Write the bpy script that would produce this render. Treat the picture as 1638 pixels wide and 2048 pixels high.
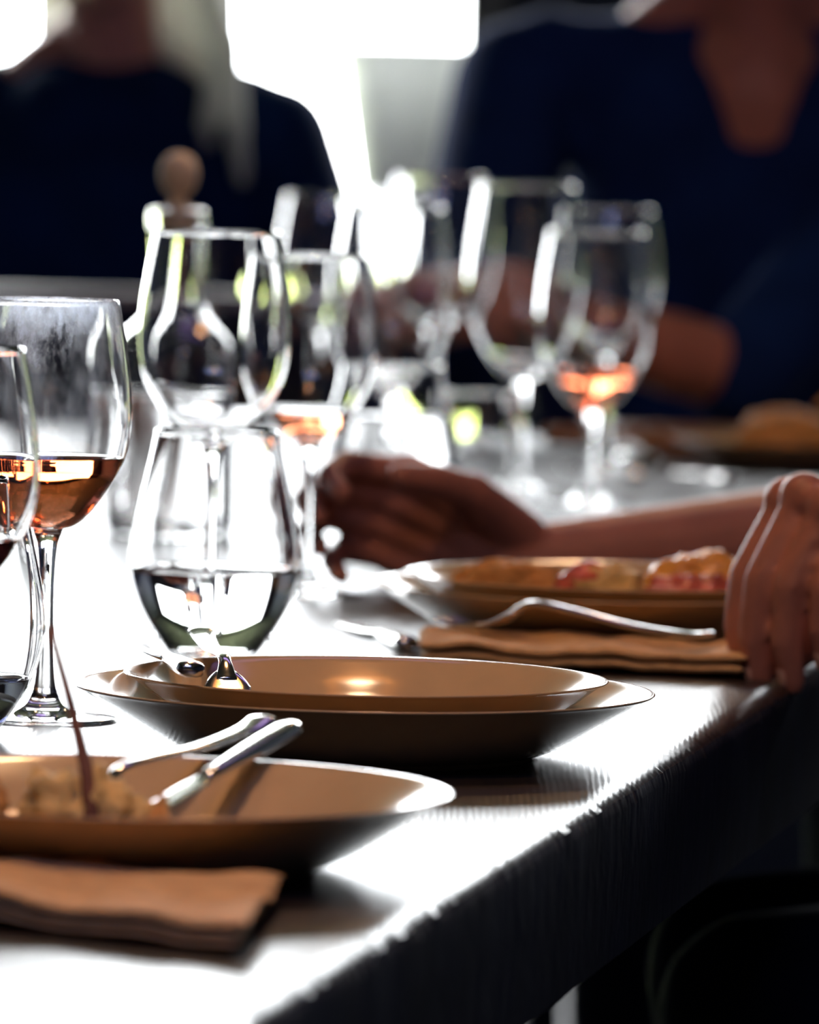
import bpy, bmesh, math, random
from mathutils import Vector, Matrix, noise
random.seed(7)
for o in list(bpy.data.objects): bpy.data.objects.remove(o)
S = bpy.context.scene
C = S.collection
PI = math.pi
TZ = 0.75                       # height of the table top

# ------------------------------------------------------------------ camera
cam_d = bpy.data.cameras.new('camera'); cam = bpy.data.objects.new('camera', cam_d); C.objects.link(cam); S.camera = cam
F_PX = 15600.0
cam_d.sensor_fit = 'VERTICAL'; cam_d.sensor_height = 36.0; cam_d.sensor_width = 36.0
cam_d.lens = F_PX / 2048 * 36.0
cam_d.clip_start = 0.1; cam_d.clip_end = 200
pitch = math.atan(944 / F_PX); roll = math.radians(1.3)
cam.matrix_world = Matrix.Translation((0, 0, TZ + 0.36)) @ Matrix.Rotation(PI/2 - pitch, 4, 'X') @ Matrix.Rotation(roll, 4, 'Z')
cam_d.dof.use_dof = True; cam_d.dof.focus_distance = 3.93; cam_d.dof.aperture_fstop = 9.8

# ------------------------------------------------------------------ sky, lights, exposure
w = bpy.data.worlds.new('overcast_sky'); S.world = w; w.use_nodes = True
bg = w.node_tree.nodes['Background']; bg.inputs[0].default_value = (0.93, 0.97, 1.0, 1); bg.inputs[1].default_value = 25.0
S.view_settings.view_transform = 'Standard'; S.view_settings.look = 'None'
S.view_settings.exposure = 0.0; S.view_settings.gamma = 1.0; S.view_settings.use_curve_mapping = False
try:
    S.cycles.caustics_reflective = True; S.cycles.caustics_refractive = True
    S.cycles.max_bounces = 24; S.cycles.transmission_bounces = 20; S.cycles.glossy_bounces = 12
    S.cycles.transparent_max_bounces = 16; S.cycles.sample_clamp_indirect = 12; S.cycles.blur_glossy = 0.3
except Exception: pass

def area(name, loc, rot, sx, sy, power, col, portal=False):
    l = bpy.data.lights.new(name, 'AREA'); l.shape = 'RECTANGLE'; l.size = sx; l.size_y = sy; l.energy = power; l.color = col
    if portal: l.cycles.is_portal = True
    o = bpy.data.objects.new(name, l); o.location = loc; o.rotation_euler = rot; C.objects.link(o); return o
# light of the doorway (portal: only guides the sampling of the sky)
area('doorway_portal', (-1.25, 10.0, 1.45), (-PI/2, 0, 0), 2.7, 2.7, 1, (1, 1, 1), True)
area('window_portal', (1.25, 10.0, 2.02), (-PI/2, 0, 0), 1.9, 1.15, 1, (1, 1, 1), True)
# added blue and violet fill under the ceiling, lifts dark clothes and skin
area('added_fill_light', (0.0, 1.6, 2.78), (0, 0, 0), 1.4, 0.5, 17, (0.36, 0.45, 1.0))
area('added_fill_light', (0.3, 5.6, 2.78), (0, 0, 0), 1.4, 0.5, 3.0, (0.55, 0.35, 1.0))

# ------------------------------------------------------------------ materials
def mat(name, col, rough=0.5, metal=0.0, spec=0.5, noise_amt=0.0, nscale=20, bump=0.0, bscale=60, **kw):
    m = bpy.data.materials.new(name); m.use_nodes = True; nt = m.node_tree; b = nt.nodes['Principled BSDF']
    b.inputs['Base Color'].default_value = (*col, 1); b.inputs['Roughness'].default_value = rough
    b.inputs['Metallic'].default_value = metal; b.inputs['Specular IOR Level'].default_value = spec
    for k, v in kw.items(): b.inputs[k].default_value = v
    tc = nt.nodes.new('ShaderNodeTexCoord')
    if noise_amt:
        n = nt.nodes.new('ShaderNodeTexNoise'); n.inputs['Scale'].default_value = nscale; n.inputs['Detail'].default_value = 5
        nt.links.new(tc.outputs['Object'], n.inputs['Vector'])
        r = nt.nodes.new('ShaderNodeValToRGB')
        r.color_ramp.elements[0].position = 0.3; r.color_ramp.elements[1].position = 0.7
        r.color_ramp.elements[0].color = (*[c*(1-noise_amt) for c in col], 1)
        r.color_ramp.elements[1].color = (*[min(1, c*(1+noise_amt)) for c in col], 1)
        nt.links.new(n.outputs['Fac'], r.inputs['Fac']); nt.links.new(r.outputs['Color'], b.inputs['Base Color'])
    if bump:
        n2 = nt.nodes.new('ShaderNodeTexNoise'); n2.inputs['Scale'].default_value = bscale; n2.inputs['Detail'].default_value = 4
        nt.links.new(tc.outputs['Object'], n2.inputs['Vector'])
        bp = nt.nodes.new('ShaderNodeBump'); bp.inputs['Strength'].default_value = bump; bp.inputs['Distance'].default_value = 0.002
        nt.links.new(n2.outputs['Fac'], bp.inputs['Height']); nt.links.new(bp.outputs['Normal'], b.inputs['Normal'])
    return m

def glass_mat(name, col=(1, 1, 1), ior=1.5, rough=0.0, smudge=False, bump=0.0):
    m = bpy.data.materials.new(name); m.use_nodes = True; nt = m.node_tree; nt.nodes.clear()
    out = nt.nodes.new('ShaderNodeOutputMaterial'); g = nt.nodes.new('ShaderNodeBsdfGlass')
    g.inputs['Color'].default_value = (*col, 1); g.inputs['IOR'].default_value = ior; g.inputs['Roughness'].default_value = rough
    sh = g.outputs[0]
    tc = nt.nodes.new('ShaderNodeTexCoord')
    if smudge:      # lip marks under the rim and fine streaks of dried wine
        n = nt.nodes.new('ShaderNodeTexNoise'); n.inputs['Scale'].default_value = 55; n.inputs['Detail'].default_value = 8; n.inputs['Roughness'].default_value = 0.7
        mp = nt.nodes.new('ShaderNodeMapping'); mp.inputs['Scale'].default_value = (1, 1, 0.45)
        nt.links.new(tc.outputs['Object'], mp.inputs['Vector']); nt.links.new(mp.outputs[0], n.inputs['Vector'])
        sp = nt.nodes.new('ShaderNodeSeparateXYZ'); nt.links.new(tc.outputs['Object'], sp.inputs[0])
        # lip print: a patch below the rim
        vd = nt.nodes.new('ShaderNodeVectorMath'); vd.operation = 'DISTANCE'; vd.inputs[1].default_value = (-0.004, -0.036, 0.206)
        nt.links.new(tc.outputs['Object'], vd.inputs[0])
        mr = nt.nodes.new('ShaderNodeMapRange'); mr.inputs[1].default_value = 0.024; mr.inputs[2].default_value = 0.012
        mr.inputs[3].default_value = 0.0; mr.inputs[4].default_value = 1.0
        nt.links.new(vd.outputs['Value'], mr.inputs[0])
        mz = nt.nodes.new('ShaderNodeMapRange'); mz.inputs[1].default_value = 0.200; mz.inputs[2].default_value = 0.212
        mz.inputs[3].default_value = 0.0; mz.inputs[4].default_value = 0.7
        nt.links.new(sp.outputs[2], mz.inputs[0])
        mx = nt.nodes.new('ShaderNodeMath'); mx.operation = 'MAXIMUM'; nt.links.new(mr.outputs[0], mx.inputs[0]); nt.links.new(mz.outputs[0], mx.inputs[1])
        r = nt.nodes.new('ShaderNodeMapRange'); r.inputs[1].default_value = 0.42; r.inputs[2].default_value = 0.62; r.inputs[4].default_value = 0.95
        nt.links.new(n.outputs['Fac'], r.inputs[0])
        mu = nt.nodes.new('ShaderNodeMath'); mu.operation = 'MULTIPLY'; nt.links.new(mx.outputs[0], mu.inputs[0]); nt.links.new(r.outputs[0], mu.inputs[1])
        # faint film over the bowl above the wine
        mb = nt.nodes.new('ShaderNodeMapRange'); mb.inputs[1].default_value = 0.139; mb.inputs[2].default_value = 0.142; mb.inputs[4].default_value = 0.10
        nt.links.new(sp.outputs[2], mb.inputs[0])
        m3 = nt.nodes.new('ShaderNodeMath'); m3.operation = 'MULTIPLY'; nt.links.new(mb.outputs[0], m3.inputs[0]); nt.links.new(r.outputs[0], m3.inputs[1])
        ad = nt.nodes.new('ShaderNodeMath'); ad.operation = 'ADD'; nt.links.new(mu.outputs[0], ad.inputs[0]); nt.links.new(m3.outputs[0], ad.inputs[1])
        d = nt.nodes.new('ShaderNodeBsdfTranslucent'); d.inputs[0].default_value = (0.85, 0.9, 1.0, 1)
        mix = nt.nodes.new('ShaderNodeMixShader'); nt.links.new(ad.outputs[0], mix.inputs[0])
        nt.links.new(g.outputs[0], mix.inputs[1]); nt.links.new(d.outputs[0], mix.inputs[2]); sh = mix.outputs[0]
    nt.links.new(sh, out.inputs[0])
    return m

def liquid_mat(name, col, dens, ior=1.34):
    m = glass_mat(name, (1, 1, 1), ior)
    nt = m.node_tree; v = nt.nodes.new('ShaderNodeVolumeAbsorption'); v.inputs[0].default_value = (*col, 1); v.inputs[1].default_value = dens
    out = [n for n in nt.nodes if n.type == 'OUTPUT_MATERIAL'][0]; nt.links.new(v.outputs[0], out.inputs['Volume'])
    return m

def table_mat():
    m = bpy.data.materials.new('dark_sawn_wood'); m.use_nodes = True; nt = m.node_tree; b = nt.nodes['Principled BSDF']
    tc = nt.nodes.new('ShaderNodeTexCoord')
    # arched saw marks across the board: distance rings about a far centre, distorted
    mp = nt.nodes.new('ShaderNodeMapping'); mp.inputs['Location'].default_value = (1.1, 0.0, 0); nt.links.new(tc.outputs['Object'], mp.inputs['Vector'])
    n0 = nt.nodes.new('ShaderNodeTexNoise'); n0.inputs['Scale'].default_value = 3.0; n0.inputs['Detail'].default_value = 3; nt.links.new(tc.outputs['Object'], n0.inputs['Vector'])
    wv = nt.nodes.new('ShaderNodeTexWave'); wv.wave_type = 'BANDS'; wv.bands_direction = 'X'; wv.inputs['Scale'].default_value = 95; wv.inputs['Distortion'].default_value = 3.0
    wv.inputs['Detail'].default_value = 3; wv.inputs['Detail Scale'].default_value = 1.2
    mp2 = nt.nodes.new('ShaderNodeMapping'); mp2.inputs['Scale'].default_value = (1, 0.10, 1); mp2.inputs['Rotation'].default_value = (0, 0, 0.02)
    nt.links.new(tc.outputs['Object'], mp2.inputs['Vector']); nt.links.new(mp2.outputs[0], wv.inputs['Vector'])
    n1 = nt.nodes.new('ShaderNodeTexNoise'); n1.inputs['Scale'].default_value = 160; n1.inputs['Detail'].default_value = 6; nt.links.new(mp2.outputs[0], n1.inputs['Vector'])
    mix = nt.nodes.new('ShaderNodeMath'); mix.operation = 'MULTIPLY_ADD'; mix.inputs[1].default_value = 0.5
    nt.links.new(wv.outputs['Fac'], mix.inputs[0]); nt.links.new(n1.outputs['Fac'], mix.inputs[2])
    bp = nt.nodes.new('ShaderNodeBump'); bp.inputs['Strength'].default_value = 0.38; bp.inputs['Distance'].default_value = 0.0004
    nt.links.new(mix.outputs[0], bp.inputs['Height']); nt.links.new(bp.outputs['Normal'], b.inputs['Normal'])
    r = nt.nodes.new('ShaderNodeValToRGB'); r.color_ramp.elements[0].color = (0.010, 0.008, 0.009, 1); r.color_ramp.elements[1].color = (0.026, 0.018, 0.016, 1)
    nt.links.new(n1.outputs['Fac'], r.inputs['Fac']); nt.links.new(r.outputs['Color'], b.inputs['Base Color'])
    b.inputs['Roughness'].default_value = 0.34; b.inputs['Specular IOR Level'].default_value = 0.6
    return m

def frosted(name, col, tr, rough=0.6):
    '''diffuse skin that lets part of the light through'''
    m = mat(name, col, rough, noise_amt=0.12, nscale=18); nt = m.node_tree; b = nt.nodes['Principled BSDF']
    out = [n for n in nt.nodes if n.type == 'OUTPUT_MATERIAL'][0]
    t = nt.nodes.new('ShaderNodeBsdfTranslucent'); t.inputs[0].default_value = (*col, 1)
    mx = nt.nodes.new('ShaderNodeMixShader'); mx.inputs[0].default_value = tr
    nt.links.new(b.outputs[0], mx.inputs[1]); nt.links.new(t.outputs[0], mx.inputs[2]); nt.links.new(mx.outputs[0], out.inputs[0]); return m

M = dict(
    glass=glass_mat('clear_glass'), smudged=glass_mat('smudged_glass', smudge=True),
    amber=liquid_mat('amber_wine', (1.0, 0.42, 0.05), 42), rose=liquid_mat('rose_wine', (1.0, 0.50, 0.22), 45),
    red=liquid_mat('red_wine', (0.5, 0.06, 0.05), 90), water=liquid_mat('water', (0.98, 1, 1), 0.5, 1.33),
    table=table_mat(),
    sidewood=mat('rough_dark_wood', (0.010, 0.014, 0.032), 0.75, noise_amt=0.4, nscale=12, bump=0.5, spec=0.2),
    plate=mat('cream_stoneware', (0.52, 0.37, 0.21), 0.13, noise_amt=0.05, nscale=30, spec=0.28),
    steel=mat('polished_steel', (0.75, 0.74, 0.72), 0.14, metal=1.0, noise_amt=0.04, nscale=40),
    napkin=mat('tan_linen', (0.58, 0.37, 0.19), 0.9, noise_amt=0.15, nscale=90, bump=0.4, bscale=300, spec=0.1),
    skin=mat('skin', (0.42, 0.17, 0.12), 0.5, noise_amt=0.15, nscale=25, bump=0.25, bscale=180, spec=0.4),
    navy=mat('navy_wool', (0.006, 0.024, 0.11), 0.9, noise_amt=0.25, nscale=15, bump=0.4, bscale=120, spec=0.1),
    blackc=mat('black_navy_knit', (0.003, 0.015, 0.06), 0.9, noise_amt=0.25, nscale=15, bump=0.4, bscale=120, spec=0.1),
    denim=mat('dark_trousers', (0.010, 0.012, 0.022), 0.9, noise_amt=0.2, nscale=30, spec=0.1),
    hairf=frosted('ash_blonde_hair', (0.62, 0.62, 0.56), 0.5, 0.5),
    hairb=mat('brown_hair', (0.03, 0.018, 0.012), 0.5, noise_amt=0.3, nscale=60, bump=0.6, bscale=150),
    shoe=mat('black_leather', (0.01, 0.01, 0.012), 0.4, noise_amt=0.1, nscale=20),
    eye=mat('eye_white', (0.6, 0.58, 0.55), 0.2, noise_amt=0.02), iris=mat('iris', (0.03, 0.02, 0.015), 0.2, noise_amt=0.1),
    lip=mat('lips', (0.35, 0.09, 0.08), 0.4, noise_amt=0.1),
    cork=mat('cork', (0.85, 0.66, 0.45), 0.8, noise_amt=0.3, nscale=45, bump=0.6, bscale=90),
    bread=mat('bread_crust', (0.50, 0.24, 0.07), 0.8, noise_amt=0.35, nscale=60, bump=0.8, bscale=160),
    crumb=mat('pale_bread', (0.62, 0.42, 0.16), 0.7, noise_amt=0.25, nscale=70, bump=0.8, bscale=200),
    ham=mat('pink_cured_meat', (0.55, 0.12, 0.08), 0.35, noise_amt=0.4, nscale=70, bump=0.4),
    cheese=mat('orange_cheese', (0.75, 0.36, 0.08), 0.4, noise_amt=0.15, nscale=50, bump=0.3),
    stick=mat('skewer_wood', (0.18, 0.07, 0.045), 0.7, noise_amt=0.25, nscale=120, bump=0.3),
    board=mat('oak_board', (0.32, 0.16, 0.07), 0.5, noise_amt=0.25, nscale=15, bump=0.2),
    wall=mat('dark_plaster', (0.010, 0.014, 0.030), 0.85, noise_amt=0.15, nscale=5, bump=0.3, bscale=40),
    ceil=mat('dark_ceiling', (0.04, 0.04, 0.05), 0.9, noise_amt=0.1, nscale=5),
    floor=mat('floorboard', (0.035, 0.032, 0.034), 0.8, noise_amt=0.35, nscale=8, bump=0.2),
    frame=mat('black_door_frame', (0.01, 0.01, 0.012), 0.4, noise_amt=0.1, nscale=20),
    rail=mat('grey_painted_rail', (0.42, 0.40, 0.40), 0.45, noise_amt=0.1, nscale=30),
    pot=frosted('frosted_plastic', (0.84, 0.85, 0.82), 0.27),
    grass=mat('bright_grass', (0.45, 0.52, 0.24), 0.9, noise_amt=0.4, nscale=9, bump=0.8, bscale=30),
    leaf=mat('lime_leaves', (0.66, 0.80, 0.20), 0.7, noise_amt=0.4, nscale=9),
    trunk=mat('bark', (0.10, 0.07, 0.05), 0.9, noise_amt=0.3, nscale=20, bump=0.6),
    shade=mat('brass_shade', (0.5, 0.3, 0.1), 0.3, metal=1.0, noise_amt=0.1, nscale=20),
)
def emis(name, col, s):
    m = bpy.data.materials.new(name); m.use_nodes = True; nt = m.node_tree; nt.nodes.clear()
    o = nt.nodes.new('ShaderNodeOutputMaterial'); e = nt.nodes.new('ShaderNodeEmission'); e.inputs[0].default_value = (*col, 1); e.inputs[1].default_value = s
    nt.links.new(e.outputs[0], o.inputs[0]); return m
M['bulb'] = emis('warm_bulb', (1.0, 0.50, 0.18), 60)

# ------------------------------------------------------------------ helpers
def thing(name, label, cat, loc=(0, 0, 0), rotz=0, group=None):
    o = bpy.data.objects.new(name, None); C.objects.link(o); o.empty_display_size = 0.05
    o.location = loc; o.rotation_euler = (0, 0, rotz); o['label'] = label; o['category'] = cat
    if group: o['group'] = group
    return o
def obj(name, bm, m, parent=None, smooth=True, sharp=None, kind=None, label=None):
    me = bpy.data.meshes.new(name)
    if isinstance(bm, bmesh.types.BMesh):
        bmesh.ops.recalc_face_normals(bm, faces=bm.faces); bm.to_mesh(me); bm.free()
    else: me = bm
    me.materials.clear(); me.materials.append(m)
    for p in me.polygons: p.use_smooth = smooth
    o = bpy.data.objects.new(name, me); C.objects.link(o)
    if parent is not None: o.parent = parent
    if kind: o['kind'] = kind
    if label: o['label'] = label
    if smooth and sharp:
        md = o.modifiers.new('s', 'EDGE_SPLIT'); md.split_angle = math.radians(sharp)
    return o
def struct(name, bm, m, **k): return obj(name, bm, m, None, smooth=False, kind='structure', **k)
def box(bm, c, s, rz=0, bevel=0.0, rot=None):
    r = bmesh.ops.create_cube(bm, size=1.0)
    vs = r['verts']
    bmesh.ops.scale(bm, verts=vs, vec=s)
    if bevel:
        es = list({e for v in vs for e in v.link_edges})
        rb = bmesh.ops.bevel(bm, geom=es, offset=bevel, segments=2, profile=0.6, affect='EDGES')
        vs = list({v for f in rb['faces'] for v in f.verts} | {v for v in vs if v.is_valid})
    mt = Matrix.Translation(c) @ (rot if rot is not None else Matrix.Rotation(rz, 4, 'Z'))
    bmesh.ops.transform(bm, matrix=mt, verts=vs)
    return bm
def bx(c, s, rz=0, bevel=0.0, rot=None): return box(bmesh.new(), c, s, rz, bevel, rot)
def lathe(prof, n=72, bm=None, closed=False):
    bm = bm or bmesh.new(); rings = []
    for r, z in prof:
        if r < 1e-6: rings.append([bm.verts.new((0, 0, z))])
        else: rings.append([bm.verts.new((r*math.cos(2*PI*i/n), r*math.sin(2*PI*i/n), z)) for i in range(n)])
    pairs = list(zip(rings, rings[1:]))
    if closed: pairs.append((rings[-1], rings[0]))
    for a, b in pairs:
        if len(a) == 1 and len(b) == 1: continue
        for i in range(n):
            j = (i+1) % n
            if len(a) == 1: bm.faces.new((a[0], b[i], b[j]))
            elif len(b) == 1: bm.faces.new((a[i], a[j], b[0]))
            else: bm.faces.new((a[i], a[j], b[j], b[i]))
    return bm
def spline(pts, per=6):
    out = []
    P = [pts[0]] + list(pts) + [pts[-1]]
    for i in range(1, len(P)-2):
        p0, p1, p2, p3 = [Vector(p) for p in P[i-1:i+3]]
        for k in range(per):
            t = k/per
            out.append(0.5*((2*p1)+(-p0+p2)*t+(2*p0-5*p1+4*p2-p3)*t*t+(-p0+3*p1-3*p2+p3)*t**3))
    out.append(Vector(pts[-1])); return out
def sweep(path, widths, bm=None, up=Vector((0, 0, 1)), n=12, sq=1.0):
    """loft of (super)ellipses (w,h) along a path"""
    bm = bm or bmesh.new(); rings = []
    for i, p in enumerate(path):
        d = (path[min(i+1, len(path)-1)] - path[max(i-1, 0)]).normalized()
        s = d.cross(up).normalized(); u = s.cross(d).normalized(); wd, h = widths[i]
        ring = []
        for k in range(n):
            a = 2*PI*k/n; ca, sa = math.cos(a), math.sin(a)
            x = math.copysign(abs(ca)**sq, ca)*wd; y = math.copysign(abs(sa)**sq, sa)*h
            ring.append(bm.verts.new(p + s*x + u*y))
        rings.append(ring)
    for a, b in zip(rings, rings[1:]):
        for k in range(n): bm.faces.new((a[k], a[(k+1) % n], b[(k+1) % n], b[k]))
    bm.faces.new(rings[0][::-1]); bm.faces.new(rings[-1]); return bm
def blob(c, s, seed=0, amt=0.3, freq=2.0, sub=4, rot=None):
    bm = bmesh.new(); bmesh.ops.create_icosphere(bm, subdivisions=sub, radius=1.0)
    R = rot or Matrix.Identity(4)
    for v in bm.verts:
        k = 1 + amt*noise.fractal(v.co*freq + Vector((seed*7.1, seed, 0)), 0.7, 2.1, 4)
        co = Vector((v.co.x*k*s[0], v.co.y*k*s[1], v.co.z*k*s[2])); v.co = (R @ co) + Vector(c)
    return bm
def capsule(bm, p0, r0, p1, r1, n=14):
    p0, p1 = Vector(p0), Vector(p1); d = p1-p0; L = d.length
    q = (d.normalized() if L > 1e-6 else Vector((0, 0, 1))).to_track_quat('Z', 'Y').to_matrix().to_4x4()
    prof = []; k = 5
    for i in range(k+1):
        a = -PI/2 + (PI/2)*i/k; prof.append((r0*math.cos(a), r0*math.sin(a)))
    for i in range(k+1):
        a = (PI/2)*i/k; prof.append((r1*math.cos(a), L + r1*math.sin(a)))
    b2 = lathe([(max(0, r) if 0 < i < len(prof)-1 else 0, z) for i, (r, z) in enumerate(prof)], n)
    bmesh.ops.transform(b2, matrix=Matrix.Translation(p0) @ q, verts=b2.verts)
    me = bpy.data.meshes.new('t'); b2.to_mesh(me); b2.free(); bm.from_mesh(me); bpy.data.meshes.remove(me)
def ellipsoid(bm, c, s, rot=None):
    b2 = bmesh.new(); bmesh.ops.create_uvsphere(b2, u_segments=24, v_segments=16, radius=1.0)
    bmesh.ops.transform(b2, matrix=Matrix.Translation(c) @ (rot or Matrix.Identity(4)) @ Matrix.Diagonal((*s, 1)), verts=b2.verts)
    me = bpy.data.meshes.new('t'); b2.to_mesh(me); b2.free(); bm.from_mesh(me); bpy.data.meshes.remove(me)
def fuse(name, bm, m, voxel, parent=None, smooth_it=4, label=None):
    """one continuous skin over overlapping tapered limbs"""
    bmesh.ops.recalc_face_normals(bm, faces=bm.faces)
    me = bpy.data.meshes.new(name); bm.to_mesh(me); bm.free()
    t = bpy.data.objects.new('t', me); C.objects.link(t)
    md = t.modifiers.new('r', 'REMESH'); md.mode = 'VOXEL'; md.voxel_size = voxel; md.use_smooth_shade = True
    sm = t.modifiers.new('s', 'SMOOTH'); sm.factor = 0.5; sm.iterations = smooth_it
    dg = bpy.context.evaluated_depsgraph_get(); me2 = bpy.data.meshes.new_from_object(t.evaluated_get(dg))
    bpy.data.objects.remove(t); bpy.data.meshes.remove(me); me2.name = name
    return obj(name, me2, m, parent, label=label)

# ------------------------------------------------------------------ the room
X0, X1, Y0, Y1, ZC = -3.2, 2.6, -1.5, 10.0, 2.85
fb = bmesh.new(); box(fb, ((X0+X1)/2, (Y0+Y1)/2, -0.06), (X1-X0+0.4, Y1-Y0+0.4, 0.08)); floor = struct('floor', fb, M['floor'])
# floorboards, each its own piece
proto = None; nb = 0
bwid = 0.16
for i in range(int((X1-X0)/bwid)):
    if proto is None:
        proto = obj('floorboard', bx((0, 0, 0), (bwid-0.006, Y1-Y0-0.02, 0.02), bevel=0.002), M['floor'], floor, smooth=False); o = proto
    else:
        o = proto.copy(); C.objects.link(o); o.parent = floor
    o.location = (X0+bwid*(i+0.5), (Y0+Y1)/2, -0.01)
struct('ceiling', bx(((X0+X1)/2, (Y0+Y1)/2, ZC+0.05), (X1-X0+0.4, Y1-Y0+0.4, 0.1)), M['ceil'])
struct('wall_left', bx((X0-0.06, (Y0+Y1)/2, ZC/2), (0.12, Y1-Y0, ZC)), M['wall'])
struct('wall_right', bx((X1+0.06, (Y0+Y1)/2, ZC/2), (0.12, Y1-Y0, ZC)), M['wall'])
struct('wall_front', bx(((X0+X1)/2, Y0-0.06, ZC/2), (X1-X0, 0.12, ZC)), M['wall'])
DX0, DX1, DZ = -2.6, 0.085, 2.75     # terrace doorway
wb = bmesh.new()
WX0, WX1, WZ0, WZ1 = 0.30, 2.20, 1.45, 2.60      # high window right of the doorway
box(wb, ((X0+DX0)/2, Y1+0.06, ZC/2), (DX0-X0, 0.12, ZC)); box(wb, ((DX1+WX0)/2, Y1+0.06, ZC/2), (WX0-DX1, 0.12, ZC)); box(wb, ((WX1+X1)/2, Y1+0.06, ZC/2), (X1-WX1, 0.12, ZC))
box(wb, ((WX0+WX1)/2, Y1+0.06, WZ0/2), (WX1-WX0, 0.12, WZ0)); box(wb, ((WX0+WX1)/2, Y1+0.06, (WZ1+ZC)/2), (WX1-WX0, 0.12, ZC-WZ1))
box(wb, ((DX0+DX1)/2, Y1+0.06, (DZ+ZC)/2), (DX1-DX0, 0.12, ZC-DZ)); struct('wall_back', wb, M['wall'])
db = bmesh.new()
box(db, (DX1-0.0, Y1+0.0, DZ/2), (0.06, 0.16, DZ), bevel=0.004); box(db, (DX0, Y1, DZ/2), (0.06, 0.16, DZ), bevel=0.004)
box(db, ((DX0+DX1)/2, Y1, DZ), (DX1-DX0, 0.16, 0.06), bevel=0.004)
struct('door_1', db, M['frame'])
nb_ = bmesh.new()
for zz in (WZ0, WZ1): box(nb_, ((WX0+WX1)/2, Y1+0.03, zz), (WX1-WX0+0.06, 0.08, 0.06), bevel=0.004)
for xx in (WX0, (WX0+WX1)/2, WX1): box(nb_, (xx, Y1+0.03, (WZ0+WZ1)/2), (0.05, 0.08, WZ1-WZ0), bevel=0.004)
struct('window_1', nb_, M['frame'])
struct('baseboard_right', bx((X1-0.01, (Y0+Y1)/2, 0.06), (0.02, Y1-Y0-0.02, 0.12), bevel=0.003), M['frame'])
struct('baseboard_left', bx((X0+0.01, (Y0+Y1)/2, 0.06), (0.02, Y1-Y0-0.02, 0.12), bevel=0.003), M['frame'])
# garden beyond the doorway
g = obj('lawn', bx((0, 25.2, -0.11), (40, 30, 0.1)), M['grass'], smooth=False, kind='structure')
def hedge(x, y, s, seed, lab):
    t = thing('bush', lab, 'bush', (x, y, -0.06))
    cb = bmesh.new()
    rnd = random.Random(seed)
    for _ in range(2600):
        d = Vector((rnd.gauss(0, 1), rnd.gauss(0, 1), rnd.gauss(0, 1))).normalized()*rnd.uniform(0.72, 1.05)
        c = Vector((d.x*s[0], d.y*s[1], s[2]*0.98 + d.z*s[2]*0.9)); 
        a = Vector((rnd.gauss(0, 1), rnd.gauss(0, 1), rnd.gauss(0, 1))).normalized(); b = a.orthogonal().normalized()*0.02; a *= 0.045
        vs = [cb.verts.new(c-a), cb.verts.new(c+b), cb.verts.new(c+a), cb.verts.new(c-b)]; cb.faces.new(vs)
    f = obj('foliage', cb, M['leaf'], t, smooth=False); f['kind'] = 'stuff'
    sb = bmesh.new()
    for _ in range(7):
        e = Vector((rnd.uniform(-.6, .6)*s[0], rnd.uniform(-.6, .6)*s[1], s[2]*1.3)); capsule(sb, (0, 0, 0), 0.02, e, 0.006, 8)
    obj('branches', sb, M['trunk'], t)
hedge(-0.15, 14.5, (0.75, 0.5, 0.38), 1, 'sunlit lime green bush seen below the pale bucket through the doorway')
hedge(-2.0, 15.0, (0.85, 0.5, 0.46), 2, 'sunlit lime green bush behind the shoulder of the blonde-haired person')

# housings for the added fill lights, then pendant lamps (above the picture)
for i, (x, y) in enumerate([(0.0, 1.6), (0.3, 5.6)]):
    t = thing('added_fill_lamp', 'added flat ceiling fill lamp in black housing, above the '+['near end of the table', 'middle of the table'][i], 'lamp', (x, y, ZC))
    obj('housing', bx((0, 0, -0.03), (1.5, 0.6, 0.05), bevel=0.004), M['frame'], t, smooth=False)
def pendant(x, y, z, power, lab):
    t = thing('pendant_lamp', lab, 'lamp', (x, y, z), group='pendant lamps over the dining table')
    obj('lamp_shade', lathe([(0.03, 0.17), (0.06, 0.15), (0.13, 0.04), (0.15, 0.0), (0.147, 0.0), (0.127, 0.04), (0.058, 0.147), (0.03, 0.166)], 48, closed=True), M['shade'], t)
    b = bmesh.new(); ellipsoid(b, (0, 0, 0.05), (0.032, 0.032, 0.042)); obj('bulb', b, M['bulb'], t)
    cb = bmesh.new(); capsule(cb, (0, 0, 0.15), 0.004, (0, 0, ZC-z), 0.004, 8); obj('cord', cb, M['frame'], t)
    sb = bmesh.new(); capsule(sb, (0, 0, 0.09), 0.016, (0, 0, 0.17), 0.018, 16); obj('socket', sb, M['frame'], t)
    l = bpy.data.lights.new('bulb_light', 'SPOT'); l.energy = power; l.color = (1.0, 0.66, 0.40); l.shadow_soft_size = 0.05; l.spot_size = math.radians(140); l.spot_blend = 0.5
    o = bpy.data.objects.new('bulb_light', l); C.objects.link(o); o.parent = t; o.location = (0, 0, -0.01)
pendant(-0.10, 3.05, 1.80, 14, 'brass dome pendant lamp over the near end of the table')
pendant(0.0, 4.25, 1.85, 9, 'brass dome pendant lamp over the middle of the table')
pendant(0.22, 5.95, 1.85, 9, 'brass dome pendant lamp over the far end of the table')

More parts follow.
